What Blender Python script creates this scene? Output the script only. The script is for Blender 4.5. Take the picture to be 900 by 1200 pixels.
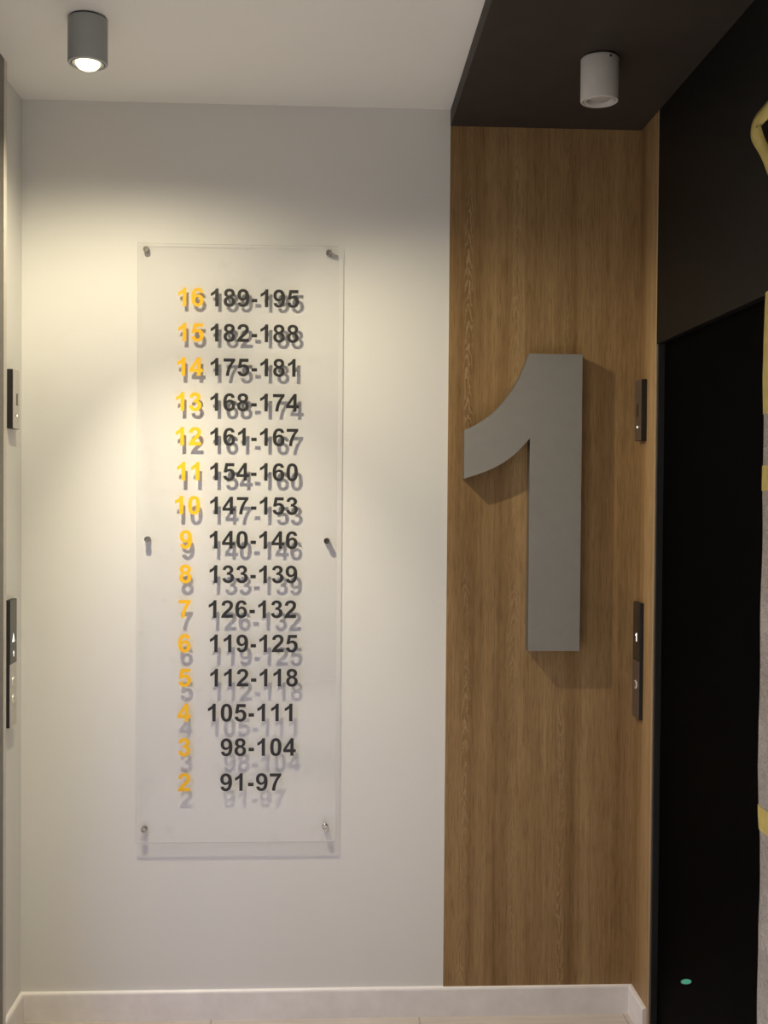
import bpy, bmesh, math, random
from mathutils import Matrix, Vector, noise
random.seed(4)
S = bpy.context.scene
for o in list(bpy.data.objects):
    bpy.data.objects.remove(o, do_unlink=True)
COL = S.collection

# ------------------------------------------------------------------ camera
cam = bpy.data.cameras.new('camera'); cam_o = bpy.data.objects.new('camera', cam); COL.objects.link(cam_o)
cam.sensor_fit = 'VERTICAL'; cam.sensor_height = 36.0; cam.lens = 36.0 * 1300.0 / 1200.0
cam.clip_start = 0.05; cam.clip_end = 60
r = Vector((0.9988, -0.048379, 0.007683)); u = Vector((-0.006775, 0.018905, 0.999798)); w = Vector((0.048514, 0.99865, -0.018554))
m = Matrix((r, u, -w)).transposed().to_4x4(); m.translation = (0, 0, 1.527)
cam_o.matrix_world = m
S.camera = cam_o

# ------------------------------------------------------------------ world, lights, exposure
S.view_settings.view_transform = 'Standard'; S.view_settings.look = 'None'
S.view_settings.exposure = 0.0; S.view_settings.gamma = 1.0; S.view_settings.use_curve_mapping = False
W = bpy.data.worlds.new('world'); S.world = W; W.use_nodes = True
W.node_tree.nodes['Background'].inputs[0].default_value = (1.0, 0.93, 0.86, 1)
W.node_tree.nodes['Background'].inputs[1].default_value = 0.08

def lamp_object(name, kind, loc, power, color, **kw):
    d = bpy.data.lights.new(name, kind); d.energy = power; d.color = color
    for k, v in kw.items(): setattr(d, k, v)
    o = bpy.data.objects.new(name, d); o.location = loc; COL.objects.link(o); return o

LX, LY = -0.5725, 2.6409                         # the lit ceiling lamp
WARM = (1.0, 0.88, 0.62)
LP = (LX, LY, 2.497)
lamp_object('lamp_beam_wide', 'SPOT', LP, 28.0, WARM, spot_size=math.radians(166), spot_blend=0.75, shadow_soft_size=0.008)
nb = lamp_object('lamp_beam_narrow', 'SPOT', LP, 100.0, WARM, spot_size=math.radians(58), spot_blend=1.0, shadow_soft_size=0.008)
nb.rotation_euler = (Vector((-0.2, 3.2, 0.35)) - Vector(LP)).to_track_quat('-Z', 'Y').to_euler()
sd = lamp_object('side_boost_beam', 'SPOT', LP, 41.0, WARM, spot_size=math.radians(68), spot_blend=1.0, shadow_soft_size=0.008)   # extra beam added at the lamp to brighten the right side
sd.rotation_euler = (Vector((1.08, 3.2, 1.05)) - Vector(LP)).to_track_quat('-Z', 'Y').to_euler()
# cool ceiling light of the open lift car in the left wall
lamp_object('lift_car_light', 'AREA', (-1.6, 2.0, 2.2), 22.0, (0.52, 0.54, 1.0), shape='RECTANGLE', size=1.1, size_y=1.6)
# unseen spots added back along the hall; their floor bounce lifts the ceiling
for hx, hy in ((LX, 1.3), (0.2, 1.5), (-0.2, 0.4), (LX, -1.0), (0.35, -1.2)):
    lamp_object('hall_fill_spot', 'SPOT', (hx, hy, 2.5), 258.0, (0.975, 0.985, 0.985), spot_size=math.radians(58), spot_blend=0.8, shadow_soft_size=0.03)

# ------------------------------------------------------------------ material helpers
def new_mat(name):
    mt = bpy.data.materials.new(name); mt.use_nodes = True
    return mt, mt.node_tree.nodes, mt.node_tree.links, mt.node_tree.nodes['Principled BSDF']
def node(nt, t, **kw):
    n = nt.nodes.new(t)
    for k, v in kw.items(): setattr(n, k, v)
    return n
def mapping(mt, scale, loc=(0, 0, 0)):
    nt = mt.node_tree
    tc = node(nt, 'ShaderNodeTexCoord'); mp = node(nt, 'ShaderNodeMapping')
    mp.inputs['Scale'].default_value = scale; mp.inputs['Location'].default_value = loc
    nt.links.new(tc.outputs['Object'], mp.inputs['Vector']); return mp.outputs['Vector']
def noise_tex(mt, vec, scale, detail=4, rough=0.55, dist=0.0):
    n = node(mt.node_tree, 'ShaderNodeTexNoise'); n.inputs['Scale'].default_value = scale
    n.inputs['Detail'].default_value = detail; n.inputs['Roughness'].default_value = rough; n.inputs['Distortion'].default_value = dist
    mt.node_tree.links.new(vec, n.inputs['Vector']); return n.outputs['Fac']
def ramp(mt, fac, stops):
    rm = node(mt.node_tree, 'ShaderNodeValToRGB'); e = rm.color_ramp.elements
    while len(e) < len(stops): e.new(0.5)
    for el, (p, c) in zip(e, stops): el.position = p; el.color = (c[0], c[1], c[2], 1)
    mt.node_tree.links.new(fac, rm.inputs['Fac']); return rm.outputs['Color']
def mix(mt, kind, fac, a, b):
    n = node(mt.node_tree, 'ShaderNodeMixRGB', blend_type=kind)
    for s, v in ((n.inputs[0], fac), (n.inputs[1], a), (n.inputs[2], b)):
        if isinstance(v, (int, float)): s.default_value = v
        elif isinstance(v, tuple): s.default_value = (v[0], v[1], v[2], 1)
        else: mt.node_tree.links.new(v, s)
    return n.outputs[0]
def bump(mt, height, strength, dist=0.002):
    b = node(mt.node_tree, 'ShaderNodeBump'); b.inputs['Strength'].default_value = strength; b.inputs['Distance'].default_value = dist
    mt.node_tree.links.new(height, b.inputs['Height']); return b.outputs['Normal']

def plain(name, c, rough=0.5, metal=0.0, spec=0.5, var=0.06, scale=30.0, bmp=0.0):
    mt, N, L, P = new_mat(name)
    v = mapping(mt, (1, 1, 1)); f = noise_tex(mt, v, scale)
    col = ramp(mt, f, [(0.3, tuple(x * (1 - var) for x in c)), (0.7, tuple(min(1, x * (1 + var)) for x in c))])
    L.new(col, P.inputs['Base Color'])
    P.inputs['Roughness'].default_value = rough; P.inputs['Metallic'].default_value = metal; P.inputs['Specular IOR Level'].default_value = spec
    if bmp: L.new(bump(mt, noise_tex(mt, v, scale * 6), bmp), P.inputs['Normal'])
    return mt

def emit(name, c, s):
    mt, N, L, P = new_mat(name)
    P.inputs['Base Color'].default_value = (*c, 1); P.inputs['Emission Color'].default_value = (*c, 1); P.inputs['Emission Strength'].default_value = s
    return mt

def plaster(name, c):
    mt, N, L, P = new_mat(name)
    v = mapping(mt, (1, 1, 1))
    big = noise_tex(mt, v, 2.2, 5, 0.6)
    base = ramp(mt, big, [(0.3, tuple(x * 0.975 for x in c)), (0.7, c)])
    # scuffs: sparse small smears
    sv = mapping(mt, (1.0, 1.0, 1.6), (3.1, 0, 1.7))
    sc = ramp(mt, noise_tex(mt, sv, 9.0, 6, 0.72, 0.4), [(0.70, (0, 0, 0)), (0.80, (0.45, 0.45, 0.45))])
    sw = node(mt.node_tree, 'ShaderNodeRGBToBW'); L.new(sc, sw.inputs[0])
    col = mix(mt, 'MIX', sw.outputs[0], base, (c[0] * 0.62, c[1] * 0.58, c[2] * 0.56))
    L.new(col, P.inputs['Base Color']); P.inputs['Roughness'].default_value = 0.75; P.inputs['Specular IOR Level'].default_value = 0.25
    L.new(bump(mt, noise_tex(mt, v, 160, 3), 0.05), P.inputs['Normal'])
    return mt

def oak(name, figures=(), seed=0.0):
    """oak laminate, grain along z; figures = x positions of the pale flame marks"""
    mt, N, L, P = new_mat(name); nt = mt.node_tree
    wide = mapping(mt, (15, 15, 0.25), (seed, seed, seed))
    fine = mapping(mt, (110, 110, 3.0), (seed * 2, 0, 0))
    pore = mapping(mt, (260, 260, 14.0), (0, seed, 0))
    cross = mapping(mt, (26, 26, 9), (seed, 1, 0))
    a = ramp(mt, noise_tex(mt, wide, 1.0, 4, 0.55, 0.25), [(0.28, (0.212, 0.124, 0.050)), (0.5, (0.338, 0.213, 0.096)), (0.72, (0.422, 0.283, 0.138))])
    b = ramp(mt, noise_tex(mt, fine, 1.0, 4, 0.6, 0.5), [(0.3, (0.76, 0.73, 0.69)), (0.65, (1.06, 1.06, 1.06))])
    c1 = mix(mt, 'MULTIPLY', 0.65, a, b)
    p = ramp(mt, noise_tex(mt, pore, 1.0, 3, 0.6), [(0.34, (0.55, 0.50, 0.43)), (0.52, (1.06, 1.06, 1.06))])
    c2 = mix(mt, 'MULTIPLY', 0.5, c1, p)
    q = ramp(mt, noise_tex(mt, cross, 1.0, 4, 0.6, 0.6), [(0.35, (0.86, 0.84, 0.81)), (0.65, (1.08, 1.08, 1.07))])
    col = mix(mt, 'MULTIPLY', 0.6, c2, q)
    def math_(op, x, y=None):
        n = node(nt, 'ShaderNodeMath', operation=op)
        for k, v in enumerate((x, y)):
            if v is None: continue
            if isinstance(v, (int, float)): n.inputs[k].default_value = v
            else: L.new(v, n.inputs[k])
        return n.outputs[0]
    if figures:
        tc = node(nt, 'ShaderNodeTexCoord'); sp = node(nt, 'ShaderNodeSeparateXYZ'); L.new(tc.outputs['Object'], sp.inputs[0])
        wob = noise_tex(mt, mapping(mt, (30, 30, 9)), 1.0, 5, 0.65)
        for k, (x0, half, up) in enumerate(figures):
            xw = math_('ADD', sp.outputs['X'], math_('MULTIPLY', math_('SUBTRACT', noise_tex(mt, mapping(mt, (0, 0, 2.2), (k, 0, k * 2.3)), 1.0, 2), 0.5), 0.05))
            d = math_('ABSOLUTE', math_('SUBTRACT', xw, x0))
            mask = ramp(mt, math_('DIVIDE', d, half), [(0.25, (1, 1, 1)), (1.0, (0, 0, 0))])
            zz = noise_tex(mt, mapping(mt, (0, 0, 2.0), (0, k * 3.1, k * 1.7)), 1.0, 3)
            zm = ramp(mt, zz, [(0.44, (0.1, 0.1, 0.1)), (0.58, (1, 1, 1))])
            ph = math_('ADD', math_('MULTIPLY', sp.outputs['Z'], 120.0), math_('ADD', math_('MULTIPLY', d, up * 560.0), math_('MULTIPLY', wob, 34.0)))
            ln = ramp(mt, math_('MULTIPLY_ADD', math_('SINE', ph), 0.5), [(0.5, (0, 0, 0)), (0.93, (1, 1, 1))])
            ln.node.inputs['Fac'].links[0].from_node.inputs[2].default_value = 0.5
            f = mix(mt, 'MULTIPLY', 1.0, mix(mt, 'MULTIPLY', 1.0, mask, zm), ln)
            bw = node(nt, 'ShaderNodeRGBToBW'); L.new(f, bw.inputs[0])
            col = mix(mt, 'MIX', math_('MULTIPLY', bw.outputs[0], 0.55), col, (0.50, 0.36, 0.20))
    L.new(col, P.inputs['Base Color']); P.inputs['Roughness'].default_value = 0.55; P.inputs['Specular IOR Level'].default_value = 0.3
    L.new(bump(mt, noise_tex(mt, fine, 1.0, 3), 0.12, 0.0008), P.inputs['Normal'])
    return mt

def tiles(name):
    mt, N, L, P = new_mat(name)
    v = mapping(mt, (1, 1, 1), (0.332, 0.02, 0))
    br = node(mt.node_tree, 'ShaderNodeTexBrick'); L.new(v, br.inputs['Vector'])
    br.offset = 0.0; br.inputs['Scale'].default_value = 1.0; br.inputs['Brick Width'].default_value = 0.6; br.inputs['Row Height'].default_value = 0.6
    br.inputs['Mortar Size'].default_value = 0.0025
    g = ramp(mt, noise_tex(mt, mapping(mt, (2.5, 22, 1)), 2.0, 5), [(0.3, (0.50, 0.44, 0.39)), (0.7, (0.60, 0.54, 0.49))])
    L.new(g, br.inputs['Color1']); L.new(g, br.inputs['Color2']); br.inputs['Mortar'].default_value = (0.36, 0.30, 0.25, 1)
    L.new(br.outputs['Color'], P.inputs['Base Color']); P.inputs['Roughness'].default_value = 0.38
    return mt

def acrylic(name):
    mt, N, L, P = new_mat(name); nt = mt.node_tree; N.remove(P)
    out = N['Material Output']
    tr = node(nt, 'ShaderNodeBsdfTransparent'); tr.inputs[0].default_value = (0.985, 0.985, 0.988, 1)
    gl = node(nt, 'ShaderNodeBsdfGlossy'); gl.inputs['Roughness'].default_value = 0.03; gl.inputs[0].default_value = (1, 1, 1, 1)
    lw = node(nt, 'ShaderNodeLayerWeight'); lw.inputs[0].default_value = 0.5
    pw = node(nt, 'ShaderNodeMath', operation='POWER'); L.new(lw.outputs['Facing'], pw.inputs[0]); pw.inputs[1].default_value = 5.0
    fr = node(nt, 'ShaderNodeMath', operation='MULTIPLY_ADD'); L.new(pw.outputs[0], fr.inputs[0]); fr.inputs[1].default_value = 0.5; fr.inputs[2].default_value = 0.03
    sm = noise_tex(mt, mapping(mt, (1, 1, 1)), 14.0, 6, 0.7)
    dirt = ramp(mt, sm, [(0.58, (0, 0, 0)), (0.85, (0.06, 0.06, 0.06))])
    df = node(nt, 'ShaderNodeBsdfDiffuse'); df.inputs[0].default_value = (0.7, 0.68, 0.64, 1)
    m0 = node(nt, 'ShaderNodeMixShader'); bw = node(nt, 'ShaderNodeRGBToBW'); L.new(dirt, bw.inputs[0])
    L.new(bw.outputs[0], m0.inputs[0]); L.new(tr.outputs[0], m0.inputs[1]); L.new(df.outputs[0], m0.inputs[2])
    m1 = node(nt, 'ShaderNodeMixShader'); L.new(fr.outputs[0], m1.inputs[0]); L.new(m0.outputs[0], m1.inputs[1]); L.new(gl.outputs[0], m1.inputs[2])
    L.new(m1.outputs[0], out.inputs['Surface']); return mt
def acrylic_edge(name):
    mt, N, L, P = new_mat(name); nt = mt.node_tree; N.remove(P); out = N['Material Output']
    tr = node(nt, 'ShaderNodeBsdfTransparent'); tr.inputs[0].default_value = (0.42, 0.42, 0.42, 1)
    gl = node(nt, 'ShaderNodeBsdfGlossy'); gl.inputs['Roughness'].default_value = 0.15; gl.inputs[0].default_value = (0.6, 0.6, 0.6, 1)
    m1 = node(nt, 'ShaderNodeMixShader'); m1.inputs[0].default_value = 0.2
    f = noise_tex(mt, mapping(mt, (1, 1, 1)), 60.0); mm = node(nt, 'ShaderNodeMath', operation='MULTIPLY'); L.new(f, mm.inputs[0]); mm.inputs[1].default_value = 0.4
    L.new(mm.outputs[0], m1.inputs[0]); L.new(tr.outputs[0], m1.inputs[1]); L.new(gl.outputs[0], m1.inputs[2]); L.new(m1.outputs[0], out.inputs['Surface']); return mt

def bubble_foam(name):
    mt, N, L, P = new_mat(name)
    vo = node(mt.node_tree, 'ShaderNodeTexVoronoi'); L.new(mapping(mt, (1, 1, 1)), vo.inputs['Vector']); vo.inputs['Scale'].default_value = 130
    c = ramp(mt, noise_tex(mt, mapping(mt, (1, 1, 1)), 9.0, 5, 0.65), [(0.3, (0.36, 0.33, 0.30)), (0.7, (0.52, 0.48, 0.44))])
    L.new(c, P.inputs['Base Color']); P.inputs['Roughness'].default_value = 0.4
    L.new(bump(mt, vo.outputs['Distance'], 1.0, 0.008), P.inputs['Normal']); return mt

M = {}
M['wall'] = plaster('white_plaster', (0.77, 0.765, 0.735))
M['ceiling'] = plaster('ceiling_paint', (0.87, 0.86, 0.825))
M['floor'] = tiles('beige_tile')
M['skirting'] = plain('white_skirting', (0.86, 0.83, 0.82), 0.4, var=0.05, scale=18)
M['oak'] = oak('oak_laminate', ((0.535, 0.022, 1), (0.395, 0.016, 1), (0.68, 0.014, -1)), 0.0); M['oak_return'] = oak('oak_laminate_return', (), 5.3)
M['oak_edge'] = plain('pale_oak_edge', (0.46, 0.34, 0.20), 0.5)
M['soffit'] = plain('dark_brown_paint', (0.046, 0.037, 0.031), 0.6, spec=0.2, var=0.08, scale=12, bmp=0.03)
M['black_panel'] = plain('black_facade', (0.0075, 0.007, 0.0062), 0.5, spec=0.2, var=0.15)
M['black_door'] = plain('black_door', (0.001, 0.001, 0.0012), 0.6, spec=0.02, var=0.2)
M['jamb'] = plain('dark_metal_jamb', (0.05, 0.05, 0.052), 0.35, metal=0.6)
M['steel_dark'] = plain('dark_steel', (0.16, 0.145, 0.13), 0.4, metal=0.5)
M['steel'] = plain('brushed_steel', (0.60, 0.57, 0.53), 0.4, metal=0.35, var=0.08, scale=120)
M['chrome'] = plain('chrome', (0.34, 0.33, 0.31), 0.2, metal=1.0, var=0.03)
M['ring'] = plain('bright_ring', (0.8, 0.78, 0.74), 0.3, metal=0.4)
M['black_plastic'] = plain('black_plastic', (0.014, 0.013, 0.013), 0.4)
M['black_glass'] = plain('smoked_glass', (0.02, 0.019, 0.018), 0.12)
M['steel_shaded'] = plain('shaded_steel', (0.26, 0.22, 0.18), 0.35, metal=0.8, scale=140)  # same steel as the left plates, right wall's shade put into the colour
M['numeral'] = plain('grey_paint', (0.285, 0.275, 0.255), 0.5, var=0.03)
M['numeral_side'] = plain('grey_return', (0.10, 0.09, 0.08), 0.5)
M['grey_lamp'] = plain('grey_lamp_paint', (0.33, 0.345, 0.35), 0.5, var=0.03)
M['white_lamp'] = plain('white_lamp_paint', (0.56, 0.54, 0.51), 0.45, var=0.03)
M['dark_gap'] = plain('dark_gap', (0.03, 0.028, 0.026), 0.6)
M['bulb_lit'] = emit('lit_bulb', (1.0, 0.88, 0.58), 2.3)
M['bulb_off'] = plain('frosted_bulb', (0.42, 0.40, 0.37), 0.25)
M['glow_white'] = emit('white_glow', (1, 0.97, 0.9), 1.3)
M['reflection_green'] = emit('reflection_glow', (0.05, 0.30, 0.19), 0.45)
M['yellow_vinyl'] = plain('yellow_vinyl', (0.95, 0.52, 0.012), 0.45, var=0.04)
M['black_vinyl'] = plain('black_vinyl', (0.018, 0.018, 0.020), 0.5, var=0.1)
M['acrylic'] = acrylic('clear_acrylic'); M['acrylic_edge'] = acrylic_edge('acrylic_edge')
M['foam'] = bubble_foam('grey_bubble_film'); M['tape'] = plain('yellow_tape', (0.55, 0.44, 0.13), 0.45, var=0.12, scale=40)

# ------------------------------------------------------------------ mesh helpers
def link_mesh(name, bm, mats, parent=None, smooth=False):
    bmesh.ops.recalc_face_normals(bm, faces=bm.faces[:])
    me = bpy.data.meshes.new(name); bm.to_mesh(me); bm.free()
    for mt in (mats if isinstance(mats, (list, tuple)) else [mats]): me.materials.append(mt)
    if smooth:
        for p in me.polygons: p.use_smooth = True
        try: me.set_sharp_from_angle(angle=math.radians(38))
        except Exception: pass
    o = bpy.data.objects.new(name, me); COL.objects.link(o)
    if parent is not None: o.parent = parent
    return o
def box(bm, x0, x1, y0, y1, z0, z1, bev=0.0, seg=2):
    v = [bm.verts.new((x, y, z)) for x in (x0, x1) for y in (y0, y1) for z in (z0, z1)]
    fs = [bm.faces.new([v[i] for i in q]) for q in ((0, 1, 3, 2), (4, 6, 7, 5), (0, 4, 5, 1), (2, 3, 7, 6), (0, 2, 6, 4), (1, 5, 7, 3))]
    if bev:
        es = list({e for f in fs for e in f.edges})
        bmesh.ops.bevel(bm, geom=es, offset=bev, segments=seg, profile=0.5, affect='EDGES')
def boxes(*specs, bev=0.0):
    bm = bmesh.new()
    for s in specs: box(bm, *s, bev=bev)
    return bm
def lathe(bm, prof, centre, axis='z', n=48, close=True):
    rings = []
    for rr, h in prof:
        ring = []
        if rr < 1e-6:
            p = (0, 0, h) if axis == 'z' else ((0, h, 0) if axis == 'y' else (h, 0, 0))
            ring = [bm.verts.new(Vector(p) + Vector(centre))]
        else:
            for i in range(n):
                a = 2 * math.pi * i / n; c, s = rr * math.cos(a), rr * math.sin(a)
                p = (c, s, h) if axis == 'z' else ((c, h, s) if axis == 'y' else (h, c, s))
                ring.append(bm.verts.new(Vector(p) + Vector(centre)))
        rings.append(ring)
    for A, B in zip(rings, rings[1:]):
        for i in range(n):
            j = (i + 1) % n
            if len(A) == 1 and len(B) == 1: break
            if len(A) == 1: bm.faces.new((A[0], B[i], B[j]))
            elif len(B) == 1: bm.faces.new((A[i], A[j], B[0]))
            else: bm.faces.new((A[i], A[j], B[j], B[i]))
    return bm
def thing(name, label, cat, loc, group=None):
    o = bpy.data.objects.new(name, None); o.location = loc; o.empty_display_size = 0.05; COL.objects.link(o)
    o['label'] = label; o['category'] = cat
    if group: o['group'] = group
    return o
def struct(name, bm, mats, smooth=False, parent=None):
    o = link_mesh(name, bm, mats, parent, smooth)
    if parent is None: o['kind'] = 'structure'
    return o

# ------------------------------------------------------------------ dimensions (metres)
XL, XR, XB = -0.8766, 0.8947, 0.3387
YB = 3.2; ZC = 2.6266; ZS = 2.5787; ZBB = 0.0849; YR = -2.6
YW = 3.030            # end of the oak return on the right
ZL = 1.9384           # head of the lift openings
YJ = 2.205            # near jamb of the right lift opening

# ------------------------------------------------------------------ the room
struct('floor', boxes((-2.3, 1.6, YR, YB + 0.1, -0.08, 0.0)), M['floor'])
struct('ceiling', boxes((XL - 0.12, XR + 0.1, YR, YB + 0.1, ZC, ZC + 0.1)), M['ceiling'])
struct('trim_1', boxes((XB, XR, YR, YB, ZS, ZC)), M['soffit'])['label'] = 'dark brown dropped soffit over the oak panel'
struct('wall_back', boxes((XL - 0.12, XR + 0.1, YB, YB + 0.1, 0, ZC)), M['wall'])
# left wall with the open lift doorway (out of the picture) in it
struct('wall_left', boxes((XL - 0.10, XL, 2.80, YB, 0, ZC), (XL - 0.10, XL, 2.0, 2.80, ZL, ZC), (XL - 0.10, XL, YR, 2.0, 0, ZC)), M['wall'])
struct('trim_2', boxes((XL, XL + 0.036, 2.80, 2.902, 0, ZC), (XL, XL + 0.036, 2.0, 2.80, ZL, ZC), (XL, XL + 0.036, 1.9, 2.0, 0, ZC)), M['steel_dark'])
struct('trim_3', boxes((XL, XL + 0.037, 2.902, 2.926, 0, ZC), bev=0.002), plain('pale_trim', (0.6, 0.56, 0.5), 0.4))
bm = boxes((-2.2, XL - 0.1, 1.1, 1.14, 0, 2.25), (-2.2, XL - 0.1, 2.90, 2.94, 0, 2.25), (-2.24, -2.2, 1.1, 2.94, 0, 2.25), (-2.24, XL - 0.1, 1.1, 2.94, 2.25, 2.29))
struct('wall_lift_car', bm, plain('car_lining', (0.72, 0.72, 0.74), 0.5))
# right wall: oak return, black lift surround, plain wall further towards the viewer
struct('wall_right', boxes((XR + 0.03, XR + 0.1, 3.022, YB, 0, ZC), (XR + 0.03, XR + 0.1, YR, YJ - 0.1, 0, ZC), (XR + 0.07, XR + 0.1, YJ - 0.1, 3.022, 0, ZC)), M['wall'])
struct('trim_4', boxes((XB, XR, YB - 0.004, YB, ZBB, ZS)), M['oak'])
struct('trim_5', boxes((XR, XR + 0.03, YW, YB - 0.004, 0, ZS)), M['oak_return'])
struct('trim_6', boxes((XR - 0.001, XR + 0.03, 3.022, YW, 0, ZS)), M['oak_edge'])
struct('trim_7', boxes((XR, XR + 0.07, YR + 1.0, 3.022, ZL, ZS), (XR, XR + 0.07, YJ - 0.5, YJ, 0, ZL)), M['black_panel'])
struct('trim_8', boxes((XR + 0.002, XR + 0.024, 3.010, 3.022, 0, ZL), bev=0.001), M['jamb'])
d1 = struct('door_1', boxes((XR + 0.020, XR + 0.06, YJ, 3.012, 0.0, ZL)), M['black_door'])
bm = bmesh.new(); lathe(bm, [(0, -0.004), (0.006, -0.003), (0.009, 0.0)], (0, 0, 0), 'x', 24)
for v in bm.verts: v.co.y *= 4.6; v.co.x *= 0.6; v.co.z = v.co.z * 0.75 - 0.45 * v.co.y  # sheared to look level from the camera
g = link_mesh('green_reflection', bm, M['reflection_green'], d1, True); g.location = (XR + 0.020, 2.765, 0.283); g['label'] = 'small green reflection low on the black door, built as a glowing patch'  # glowing lens added to stand in for a green reflection in the door

# skirting boards: rounded top edge
def skirt(name, prof_to_xyz, length_pts):
    prof = [(0, 0), (0.012, 0), (0.012, 0.078), (0.0105, 0.0825), (0.0075, ZBB), (0, ZBB)]
    bm = bmesh.new(); rings = []
    for s in length_pts: rings.append([bm.verts.new(prof_to_xyz(t, h, s)) for t, h in prof])
    A, B = rings
    n = len(prof)
    for i in range(n): bm.faces.new((A[i], A[(i + 1) % n], B[(i + 1) % n], B[i]))
    bm.faces.new(A); bm.faces.new(B[::-1])
    struct(name, bm, M['skirting'])
skirt('baseboard_back', lambda t, h, s: (s, YB - t, h), (XL, XR))
skirt('baseboard_left', lambda t, h, s: (XL + t, s, h), (2.926, YB - 0.012))
skirt('baseboard_right', lambda t, h, s: (XR - t, s, h), (3.040, YB - 0.012))

# ------------------------------------------------------------------ lettering: outlines of the bold grotesque digits
GLYPH = {
 '1': 'M806 0 L525 0 L525 1059 Q371 915 162 846 L162 1101 Q272 1137 401 1237 Q530 1338 578 1472 L806 1472 Z',
 '7': 'M87 1186 L87 1447 L1049 1447 L1049 1242 Q930 1125 807 906 Q684 687 619 440 Q555 194 556 0 L285 0 Q292 304 410 620 Q529 936 727 1186 Z',
 '4': 'M638 0 L638 295 L38 295 L38 541 L674 1472 L910 1472 L910 542 L1092 542 L1092 295 L910 295 L910 0 Z M638 542 L638 1043 L301 542 Z',
 '2': 'M1036 261 L1036 0 L51 0 Q67 148 147 280 Q227 413 463 632 Q653 809 696 872 Q754 959 754 1044 Q754 1138 703 1188 Q653 1239 564 1239 Q476 1239 424 1186 Q372 1133 364 1010 L84 1038 Q109 1270 241 1371 Q373 1472 571 1472 Q788 1472 912 1355 Q1036 1238 1036 1064 Q1036 965 1000 875 Q965 786 888 688 Q837 623 704 501 Q571 379 535 339 Q500 299 478 261 Z',
 '3': 'M77 389 L349 422 Q362 318 419 263 Q476 208 557 208 Q644 208 703 274 Q763 340 763 452 Q763 558 706 620 Q649 682 567 682 Q513 682 438 661 L469 890 Q583 887 643 939 Q703 992 703 1079 Q703 1153 659 1197 Q615 1241 542 1241 Q470 1241 419 1191 Q368 1141 357 1045 L98 1089 Q125 1222 179 1301 Q234 1381 331 1426 Q429 1472 550 1472 Q757 1472 882 1340 Q985 1232 985 1096 Q985 903 774 788 Q900 761 975 667 Q1051 573 1051 440 Q1051 247 910 111 Q769 -25 559 -25 Q360 -25 229 89 Q98 204 77 389 Z',
 '5': 'M91 377 L371 406 Q383 311 442 255 Q501 200 578 200 Q666 200 727 271 Q788 343 788 487 Q788 622 727 689 Q667 757 570 757 Q449 757 353 650 L125 683 L269 1446 L1012 1446 L1012 1183 L482 1183 L438 934 Q532 981 630 981 Q817 981 947 845 Q1077 709 1077 492 Q1077 311 972 169 Q829 -25 575 -25 Q372 -25 244 84 Q116 193 91 377 Z',
 '6': 'M1030 1107 L758 1077 Q748 1161 706 1201 Q664 1241 597 1241 Q508 1241 446 1161 Q385 1081 369 828 Q474 952 630 952 Q806 952 931 818 Q1057 684 1057 472 Q1057 247 925 111 Q793 -25 586 -25 Q364 -25 221 147 Q78 320 78 713 Q78 1116 227 1294 Q376 1472 614 1472 Q781 1472 890 1378 Q1000 1285 1030 1107 Z M393 494 Q393 357 456 282 Q519 208 600 208 Q678 208 730 269 Q782 330 782 469 Q782 612 726 678 Q670 745 586 745 Q505 745 449 681 Q393 618 393 494 Z',
 '8': 'M330 793 Q221 839 171 919 Q122 1000 122 1096 Q122 1260 236 1367 Q351 1474 562 1474 Q771 1474 886 1367 Q1002 1260 1002 1096 Q1002 994 949 914 Q896 835 800 793 Q922 744 985 650 Q1049 556 1049 433 Q1049 230 919 103 Q790 -24 575 -24 Q375 -24 242 81 Q85 205 85 421 Q85 540 144 639 Q203 739 330 793 Z M388 1076 Q388 992 435 945 Q483 898 562 898 Q642 898 690 945 Q738 993 738 1077 Q738 1156 690 1203 Q643 1251 565 1251 Q484 1251 436 1203 Q388 1155 388 1076 Z M362 448 Q362 332 421 267 Q481 202 570 202 Q657 202 714 264 Q771 327 771 445 Q771 548 713 610 Q655 673 566 673 Q463 673 412 602 Q362 531 362 448 Z',
 '0': 'M561 1472 Q774 1472 894 1320 Q1037 1140 1037 723 Q1037 307 893 125 Q774 -25 561 -25 Q347 -25 216 139 Q85 304 85 726 Q85 1140 229 1322 Q348 1472 561 1472 Z M561 1239 Q510 1239 470 1206 Q430 1174 408 1090 Q379 981 379 723 Q379 465 405 368 Q431 272 470 240 Q510 208 561 208 Q612 208 652 240 Q692 273 714 357 Q743 465 743 723 Q743 981 717 1077 Q691 1174 651 1206 Q612 1239 561 1239 Z',
 '-': 'M118 391 L118 673 L572 673 L572 391 Z',
}
def outline(s):
    loops = []; tok = s.split(); i = 0; cur = None
    while i < len(tok):
        t = tok[i]
        if t[0] == 'M': cur = [(float(t[1:]), float(tok[i + 1]))]; i += 2
        elif t[0] == 'L': cur.append((float(t[1:]), float(tok[i + 1]))); i += 2
        elif t[0] == 'Q':
            c = (float(t[1:]), float(tok[i + 1])); e = (float(tok[i + 2]), float(tok[i + 3])); p = cur[-1]
            for k in range(1, 7):
                a = k / 6; cur.append(tuple((1 - a) ** 2 * p[q] + 2 * a * (1 - a) * c[q] + a * a * e[q] for q in (0, 1)))
            i += 4
        else:
            if cur[0] == cur[-1]: cur.pop()
            loops.append(cur); i += 1
    return loops
OUT = {k: outline(v) for k, v in GLYPH.items()}
OUT['9'] = [[(1135 - x, 1447 - y) for x, y in lp] for lp in OUT['6']]
ADV = {c: 1139 for c in '0123456789'}; ADV['-'] = 682
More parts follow.
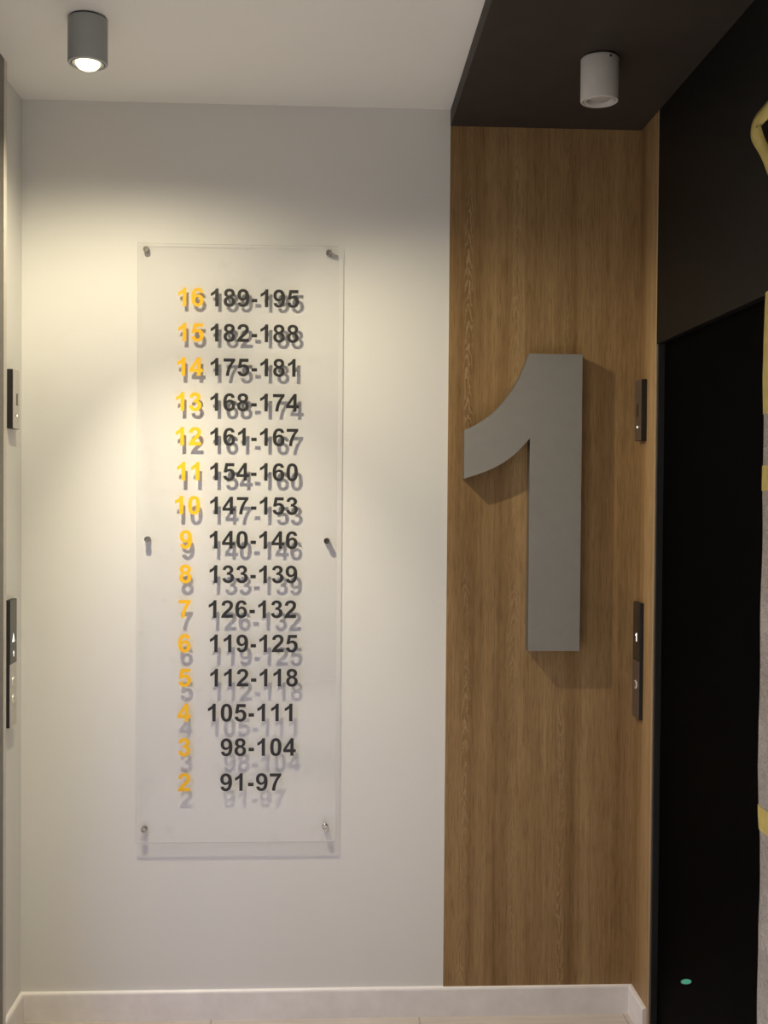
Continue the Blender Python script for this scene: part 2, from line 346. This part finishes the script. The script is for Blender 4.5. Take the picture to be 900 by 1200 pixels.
def text_mesh(name, text, em, depth, mat, parent, loc, grow=0.0):
    """letters standing in the x-z plane, ink starting at x=0, base line at z=0, front towards -y"""
    cu = bpy.data.curves.new(name, 'CURVE'); cu.dimensions = '2D'; cu.fill_mode = 'BOTH'; cu.extrude = depth / 2; cu.offset = grow
    k = em / 2048.0; pen = -min(x for x, _ in OUT[text[0]][0])
    for ch in text:
        for lp in OUT[ch]:
            sp = cu.splines.new('POLY'); sp.points.add(len(lp) - 1); sp.use_cyclic_u = True
            for pt, (x, y) in zip(sp.points, lp): pt.co = ((x + pen) * k, y * k, 0, 1)
        pen += ADV[ch]
    tmp = bpy.data.objects.new('tmp', cu); COL.objects.link(tmp)
    dg = bpy.context.evaluated_depsgraph_get(); me = bpy.data.meshes.new_from_object(tmp.evaluated_get(dg))
    bpy.data.objects.remove(tmp); bpy.data.curves.remove(cu)
    me.transform(Matrix.Rotation(math.radians(90), 4, 'X')); me.materials.clear(); me.materials.append(mat); me.name = name
    o = bpy.data.objects.new(name, me); COL.objects.link(o); o.parent = parent; o.location = loc
    return o

# ------------------------------------------------------------------ clear directory board on stand-offs
YF = YB - 0.0152                                    # front face of the board
PX0, PX1, PZ0, PZ1 = -0.549, 0.020, 0.515, 2.2253
sg = thing('directory_sign', 'tall clear acrylic floor directory board standing off the pale wall on steel studs', 'sign', ((PX0 + PX1) / 2, YB, PZ0))
def loc_in(x, y, z, root): return (x - root.location.x, y - root.location.y, z - root.location.z)
bm = bmesh.new(); box(bm, PX0, PX1, YF, YF + 0.003, PZ0, PZ1)
bmesh.ops.recalc_face_normals(bm, faces=bm.faces[:])
for f in bm.faces: f.material_index = 0 if abs(f.normal.y) > 0.5 else 1
bmesh.ops.translate(bm, verts=bm.verts[:], vec=-sg.location)
link_mesh('panel', bm, [M['acrylic'], M['acrylic_edge']], sg)
ROWS = [('16', '189-195', -0.4356, -0.3430, 2.0493), ('15', '182-188', -0.4353, -0.3429, 1.9497), ('14', '175-181', -0.4379, -0.3426, 1.8523),
        ('13', '168-174', -0.4403, -0.3427, 1.7527), ('12', '161-167', -0.4406, -0.3423, 1.6542), ('11', '154-160', -0.4366, -0.3422, 1.5546),
        ('10', '147-153', -0.4422, -0.3420, 1.4581), ('9', '140-146', -0.4281, -0.3427, 1.3602), ('8', '133-139', -0.4291, -0.3427, 1.2620),
        ('7', '126-132', -0.4306, -0.3447, 1.1619), ('6', '119-125', -0.4314, -0.3409, 1.0637), ('5', '112-118', -0.4300, -0.3394, 0.9651),
        ('4', '105-111', -0.4328, -0.3455, 0.8647), ('3', '98-104', -0.4302, -0.3088, 0.7653), ('2', '91-97', -0.4307, -0.3095, 0.6646)]
for fl, rg, xf, xr, z in ROWS:
    a = text_mesh('floor_number', fl, 0.0715, 0.0008, M['yellow_vinyl'], sg, loc_in(xf + 0.001, YF - 0.0004, z, sg), 0.0004); a['label'] = 'yellow floor number ' + fl
    b = text_mesh('apartment_range', rg, 0.0704, 0.0008, M['black_vinyl'], sg, loc_in(xr, YF - 0.0004, z, sg)); b['label'] = 'dark apartment range ' + rg
for x, z in ((-0.5255, 2.2077), (-0.0083, 2.2067), (-0.5194, 1.3857), (-0.0093, 1.3837), (-0.5262, 0.5539), (-0.0087, 0.5576)):
    bm = bmesh.new(); lathe(bm, [(0, YB), (0.0085, YB), (0.0085, YF + 0.006), (0.0075, YF + 0.005), (0.0, YF + 0.005)], (0, 0, 0), 'y', 28)
    for v in bm.verts: v.co.y -= YB
    so = link_mesh('standoff', bm, M['chrome'], sg, True); so.location = loc_in(x, YB, z, sg)
    bm = bmesh.new(); lathe(bm, [(0.0085, 0), (0.0085, -0.0035), (0.0075, -0.005), (0.0045, -0.005), (0.0035, -0.003), (0.0, -0.003)], (0, 0, 0), 'y', 28)
    cp = link_mesh('cap', bm, M['chrome'], so, True); cp.location = (0, YF - YB, 0)

# ------------------------------------------------------------------ big grey numeral on the oak
nm = thing('numeral_sign', 'large grey numeral one with a thick edge mounted on the oak panel', 'sign', (0.62, YB, 1.0722))
def arc(ps, n=8):                                    # smooth curve through points
    out = []
    for i in range(len(ps) - 1):
        p0 = ps[max(i - 1, 0)]; p1 = ps[i]; p2 = ps[i + 1]; p3 = ps[min(i + 2, len(ps) - 1)]
        for k in range(n):
            t = k / n
            out.append(tuple(0.5 * (2 * p1[q] + (p2[q] - p0[q]) * t + (2 * p0[q] - 5 * p1[q] + 4 * p2[q] - p3[q]) * t * t + (3 * p1[q] - p0[q] - 3 * p2[q] + p3[q]) * t ** 3) for q in (0, 1)))
    return out + [ps[-1]]
up = arc([(0.3818, 1.7037), (0.4195, 1.7224), (0.4682, 1.7582), (0.5167, 1.8171), (0.5456, 1.871), (0.5659, 1.9236)])
lo = arc([(0.5705, 1.6825), (0.5185, 1.6296), (0.4575, 1.5924), (0.3818, 1.565)])
one = up + [(0.7195, 1.9236), (0.7195, 1.0722), (0.5705, 1.0722)] + lo
def prism(pts, y0, y1, root, bev=0):
    bm = bmesh.new()
    vs = [bm.verts.new((x - root.location.x, y0 - root.location.y, z - root.location.z)) for x, z in pts]
    f = bm.faces.new(vs); r2 = bmesh.ops.extrude_face_region(bm, geom=[f])
    nv = [g for g in r2['geom'] if isinstance(g, bmesh.types.BMVert)]
    bmesh.ops.translate(bm, verts=nv, vec=(0, y1 - y0, 0))
    return bm
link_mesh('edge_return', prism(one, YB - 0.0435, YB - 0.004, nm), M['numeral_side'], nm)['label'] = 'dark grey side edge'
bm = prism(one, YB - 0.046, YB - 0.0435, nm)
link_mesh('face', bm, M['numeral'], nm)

# ------------------------------------------------------------------ surface-mounted ceiling lamps
def ceiling_lamp(name, label, x, y, zc, paint, lit, screw_at):
    t = thing(name, label, 'lamp', (x, y, zc), 'cylindrical ceiling lamps')
    R, h = 0.0455, 0.107
    bm = bmesh.new(); lathe(bm, [(0.0, -0.004), (R - 0.002, -0.004), (R, -0.006), (R, -h + 0.002), (R - 0.0015, -h), (R - 0.0055, -h), (R - 0.0065, -h + 0.002), (R - 0.0065, -h + 0.03), (0, -h + 0.03)], (0, 0, 0))
    link_mesh('housing', bm, paint, t, True)
    bm = bmesh.new(); lathe(bm, [(0, 0), (R - 0.004, 0), (R - 0.004, -0.005), (0, -0.005)], (0, 0, 0)); link_mesh('mounting_plate', bm, M['dark_gap'], t, True)
    bm = bmesh.new(); lathe(bm, [(0.0375, -h + 0.012), (0.0375, -h + 0.001), (0.036, -h - 0.0005), (0.031, -h + 0.0015), (0.029, -h + 0.006), (0.029, -h + 0.012)], (0, 0, 0))
    rg = link_mesh('swivel_ring', bm, paint, t, True)
    bm = bmesh.new()
    if lit: lathe(bm, [(0.0285, -h + 0.004), (0.027, -h - 0.003), (0.022, -h - 0.009), (0.012, -h - 0.0135), (0, -h - 0.015)], (0, 0, 0))
    else: lathe(bm, [(0.0285, -h + 0.010), (0.024, -h + 0.006), (0.012, -h + 0.0045), (0, -h + 0.004)], (0, 0, 0))
    b = link_mesh('bulb', bm, M['bulb_lit'] if lit else M['bulb_off'], t, True)
    if lit: b['label'] = 'glowing warm white bulb'
    bm = bmesh.new(); lathe(bm, [(0, -R - 0.0015), (0.003, -R - 0.001), (0.003, -R + 0.004)], (0, 0, 0), 'y', 16)
    s = link_mesh('screw', bm, M['dark_gap'], t, True); s.rotation_euler = (0, 0, screw_at); s.location = (0, 0, -0.012)
    return t
ceiling_lamp('ceiling_lamp', 'grey cylindrical ceiling lamp, switched on, under the white ceiling', LX, LY, ZC, M['grey_lamp'], True, 2.4)
ceiling_lamp('ceiling_lamp', 'white cylindrical ceiling lamp, switched off, under the dark brown soffit', 0.6428, 2.669, ZS, M['white_lamp'], False, 0.35)

# ------------------------------------------------------------------ lift fittings on the two side walls (built facing +x, mirrored for the right wall)
def fit_thing(name, label, cat, side, y, z, group):
    t = thing(name, label, cat, (XL if side < 0 else XR, y, z), group)
    return t
def fbox(t, side, name, x0, x1, y0, y1, z0, z1, mat, bev=0.0006, parent=None, label=None):
    xs = sorted((x0 * -side, x1 * -side))
    bm = bmesh.new(); box(bm, xs[0], xs[1], y0, y1, z0, z1, bev, 2)
    o = link_mesh(name, bm, mat, parent or t)
    if label: o['label'] = label
    return o
def flathe(t, side, name, prof, y, z, x, mat, parent=None, n=28):
    bm = bmesh.new(); lathe(bm, [(rr, h * -side) for rr, h in prof], (0, 0, 0), 'x', n)
    o = link_mesh(name, bm, mat, parent or t, True); o.location = (x * -side, y, z); return o
def lift_indicator(side, label, y0, y1, z0, z1, plate):
    t = fit_thing('lift_indicator', label, 'lift indicator', side, y0, z0, 'lift indicator boxes on the side walls')
    w_, h = y1 - y0, z1 - z0; D = 0.0172
    fbox(t, side, 'housing', 0, D - 0.0012, 0, w_, 0, h, M['black_plastic'], 0.0015)
    fbox(t, side, 'face_plate', D - 0.0012, D, 0.0008, w_ - 0.0008, 0.0012, h - 0.0012, plate, 0.0004)
    fbox(t, side, 'display', D, D + 0.0003, w_ * 0.45, w_ * 0.72, h * 0.40, h * 0.60, M['black_glass'], 0)
    k = flathe(t, side, 'keyhole', [(0.0, 0.0016), (0.0045, 0.0014), (0.006, 0.0)], w_ * 0.5, h * 0.225, D, M['chrome'])
    flathe(t, side, 'signal_lamp', [(0.0, 0.0012), (0.003, 0.0008), (0.0035, 0.0)], 0, 0.0, 0.0016, M['glow_white'], k)
    return t
def call_panel(side, label, y0, y1, z0, z1, buttons, plate, split=0.495):
    t = fit_thing('call_panel', label, 'lift call panel', side, y0, z0, 'lift call panels on the side walls')
    w_, h = y1 - y0, z1 - z0; D = 0.0125; zs = h * split
    fbox(t, side, 'housing', 0, D - 0.001, 0, w_, 0, h, M['black_plastic'], 0.001)
    fbox(t, side, 'face_plate', D - 0.001, D, 0.0006, w_ - 0.0006, 0.001, zs, plate, 0.0003)
    dsp = fbox(t, side, 'display', D - 0.001, D, 0.0006, w_ - 0.0006, zs + 0.0006, h - 0.001, M['black_glass'], 0.0003)
    # lit arrow and floor figure on the display
    zc = h * 0.70; yc = w_ * 0.5
    if side < 0:
        bm = bmesh.new(); ps = [(yc - 0.010, zc - 0.012), (yc + 0.010, zc - 0.012), (yc, zc + 0.012)]
        vs = [bm.verts.new((D + 0.0004, a, b)) for a, b in ps]; bm.faces.new(vs)
        lo_ = [bm.verts.new((D, a, b)) for a, b in ps]
        for i in range(3): bm.faces.new((vs[i], lo_[i], lo_[(i + 1) % 3], vs[(i + 1) % 3]))
        link_mesh('arrow', bm, M['glow_white'], dsp)
    fz = zc if side > 0 else zc - 0.045
    bm = bmesh.new(); lp = OUT['1'][0]; s = (0.024 if side > 0 else 0.016) / 1472
    A = [bm.verts.new(((D + 0.0004) * -side, yc + (x - 484) * s * 1.5 * (1 if side < 0 else -1), fz + (z - 736) * s)) for x, z in lp]
    bm.faces.new(A); link_mesh('floor_figure', bm, M['glow_white'], dsp)
    for q in buttons:
        b = flathe(t, side, 'button', [(0.0, 0.0022), (0.0085, 0.0022), (0.0095, 0.0014), (0.0095, 0.0)], w_ * 0.5, h * q, D, plate)
        flathe(t, side, 'button_ring', [(0.0098, 0.0), (0.0098, 0.0024), (0.0122, 0.0018), (0.0128, 0.0)], 0, 0, 0, M['ring'], b)
    return t
lift_indicator(-1, 'small steel faced lift indicator box on the pale left wall', 3.055, 3.117, 1.690, 1.851, M['steel'])
lift_indicator(1, 'small lift indicator box on the oak clad right wall, steel face coloured as in shade', 3.108, 3.170, 1.677, 1.851, M['steel_shaded'])
call_panel(-1, 'tall lift call panel with two buttons on the pale left wall', 3.045, 3.110, 0.876, 1.224, (0.355, 0.215), M['steel'])
call_panel(1, 'tall lift call panel on the oak clad right wall, steel coloured as in shade', 3.113, 3.180, 0.880, 1.214, (0.29,), M['steel_shaded'])

# ------------------------------------------------------------------ wrapped jamb of the right lift opening
wr = thing('protective_wrap', 'grey bubble film wrapped round the lift door jamb at the right edge', 'protective wrap', (XR, YJ - 0.1, 0))
EDGE = [(1.934, 2.224),(1.84, 2.234),(1.77, 2.235),(1.63, 2.23),(1.491, 2.23),(1.316, 2.233),(1.14, 2.231),(0.963, 2.236),(0.878, 2.226),(0.828, 2.215),(0.705, 2.215),(0.58, 2.22),(0.441, 2.219)]
def wrap_edge(z):
    if z >= EDGE[0][0]: return EDGE[0][1]
    for (za, ya), (zb, yb) in zip(EDGE, EDGE[1:]):
        if z >= zb: return ya + (yb - ya) * (za - z) / (za - zb)
    return EDGE[-1][1]
def wrap_mesh(z0, z1, out, nz):
    """film hugging the jamb: from the outer face round the corner into the opening"""
    bm = bmesh.new(); cols = []
    for i in range(nz + 1):
        z = z0 + (z1 - z0) * i / nz; e = wrap_edge(z) + out
        xf = XR - 0.018 - out
        prof = [(XR - 0.002, 1.72), (xf, 1.73), (xf, 1.9), (xf, 2.05), (xf + 0.001, e - 0.02), (xf + 0.004, e - 0.007), (xf + 0.010, e), (XR + 0.004, e + 0.001), (XR + 0.016, e)]
        prof = [(x + 0.0025 * noise.noise((j * 0.9, 3.0, z * 9)) * (0.3 if j == 0 else 1), y) for j, (x, y) in enumerate(prof)]
        cols.append([bm.verts.new((x - wr.location.x, y - wr.location.y, z)) for x, y in prof])
    for A, B in zip(cols, cols[1:]):
        for j in range(len(A) - 1): bm.faces.new((A[j], A[j + 1], B[j + 1], B[j]))
    for C_ in (cols[0], cols[-1]): bm.faces.new(C_)
    return bm
link_mesh('film', wrap_mesh(0.002, 1.93, 0.0, 120), M['foam'], wr, True)
for z0, z1 in ((1.69, 1.935), (1.534, 1.585), (0.845, 0.892)):
    link_mesh('tape_band', wrap_mesh(z0, z1, 0.0012, 12), M['tape'], wr, True)['label'] = 'yellow adhesive tape band'

# loose loop of tape hanging from the black surround
tl = thing('tape_loop', 'loose loop of yellow tape hanging on the black surround above the lift door', 'tape', (XR, 2.2, 2.30))
path = [(2.11, 2.325), (2.17, 2.318), (2.215, 2.306), (2.248, 2.297), (2.262, 2.284), (2.258, 2.266), (2.244, 2.240), (2.222, 2.205), (2.200, 2.172), (2.17, 2.14), (2.13, 2.12), (2.10, 2.14), (2.09, 2.19), (2.10, 2.25), (2.12, 2.29)]
ps = arc(path, 5)
bm = bmesh.new(); rows = []
n_ = len(ps)
for i, (y, z) in enumerate(ps):
    a = Vector(ps[max(i - 1, 0)]); b = Vector(ps[min(i + 1, n_ - 1)]); t_ = (b - a).normalized(); nrm = Vector((-t_.y, t_.x))
    tw = 0.019 + 0.003 * math.sin(i * 0.35)
    xo = XR - 0.004 - 0.018 * math.sin(math.pi * min(1, i / (n_ * 0.6))) ** 2
    row = []
    for s_, dx in ((-1, 0), (-0.3, -0.004), (0.3, -0.006), (1, -0.004)):
        row.append(bm.verts.new((xo + dx - XR, y + nrm.x * tw * s_ - 2.2, z + nrm.y * tw * s_ - 2.30)))
    rows.append(row)
for A, B in zip(rows, rows[1:]):
    for j in range(3): bm.faces.new((A[j], A[j + 1], B[j + 1], B[j]))
o = link_mesh('strip', bm, M['tape'], tl, True)
sm = o.modifiers.new('thickness', 'SOLIDIFY'); sm.thickness = 0.0006
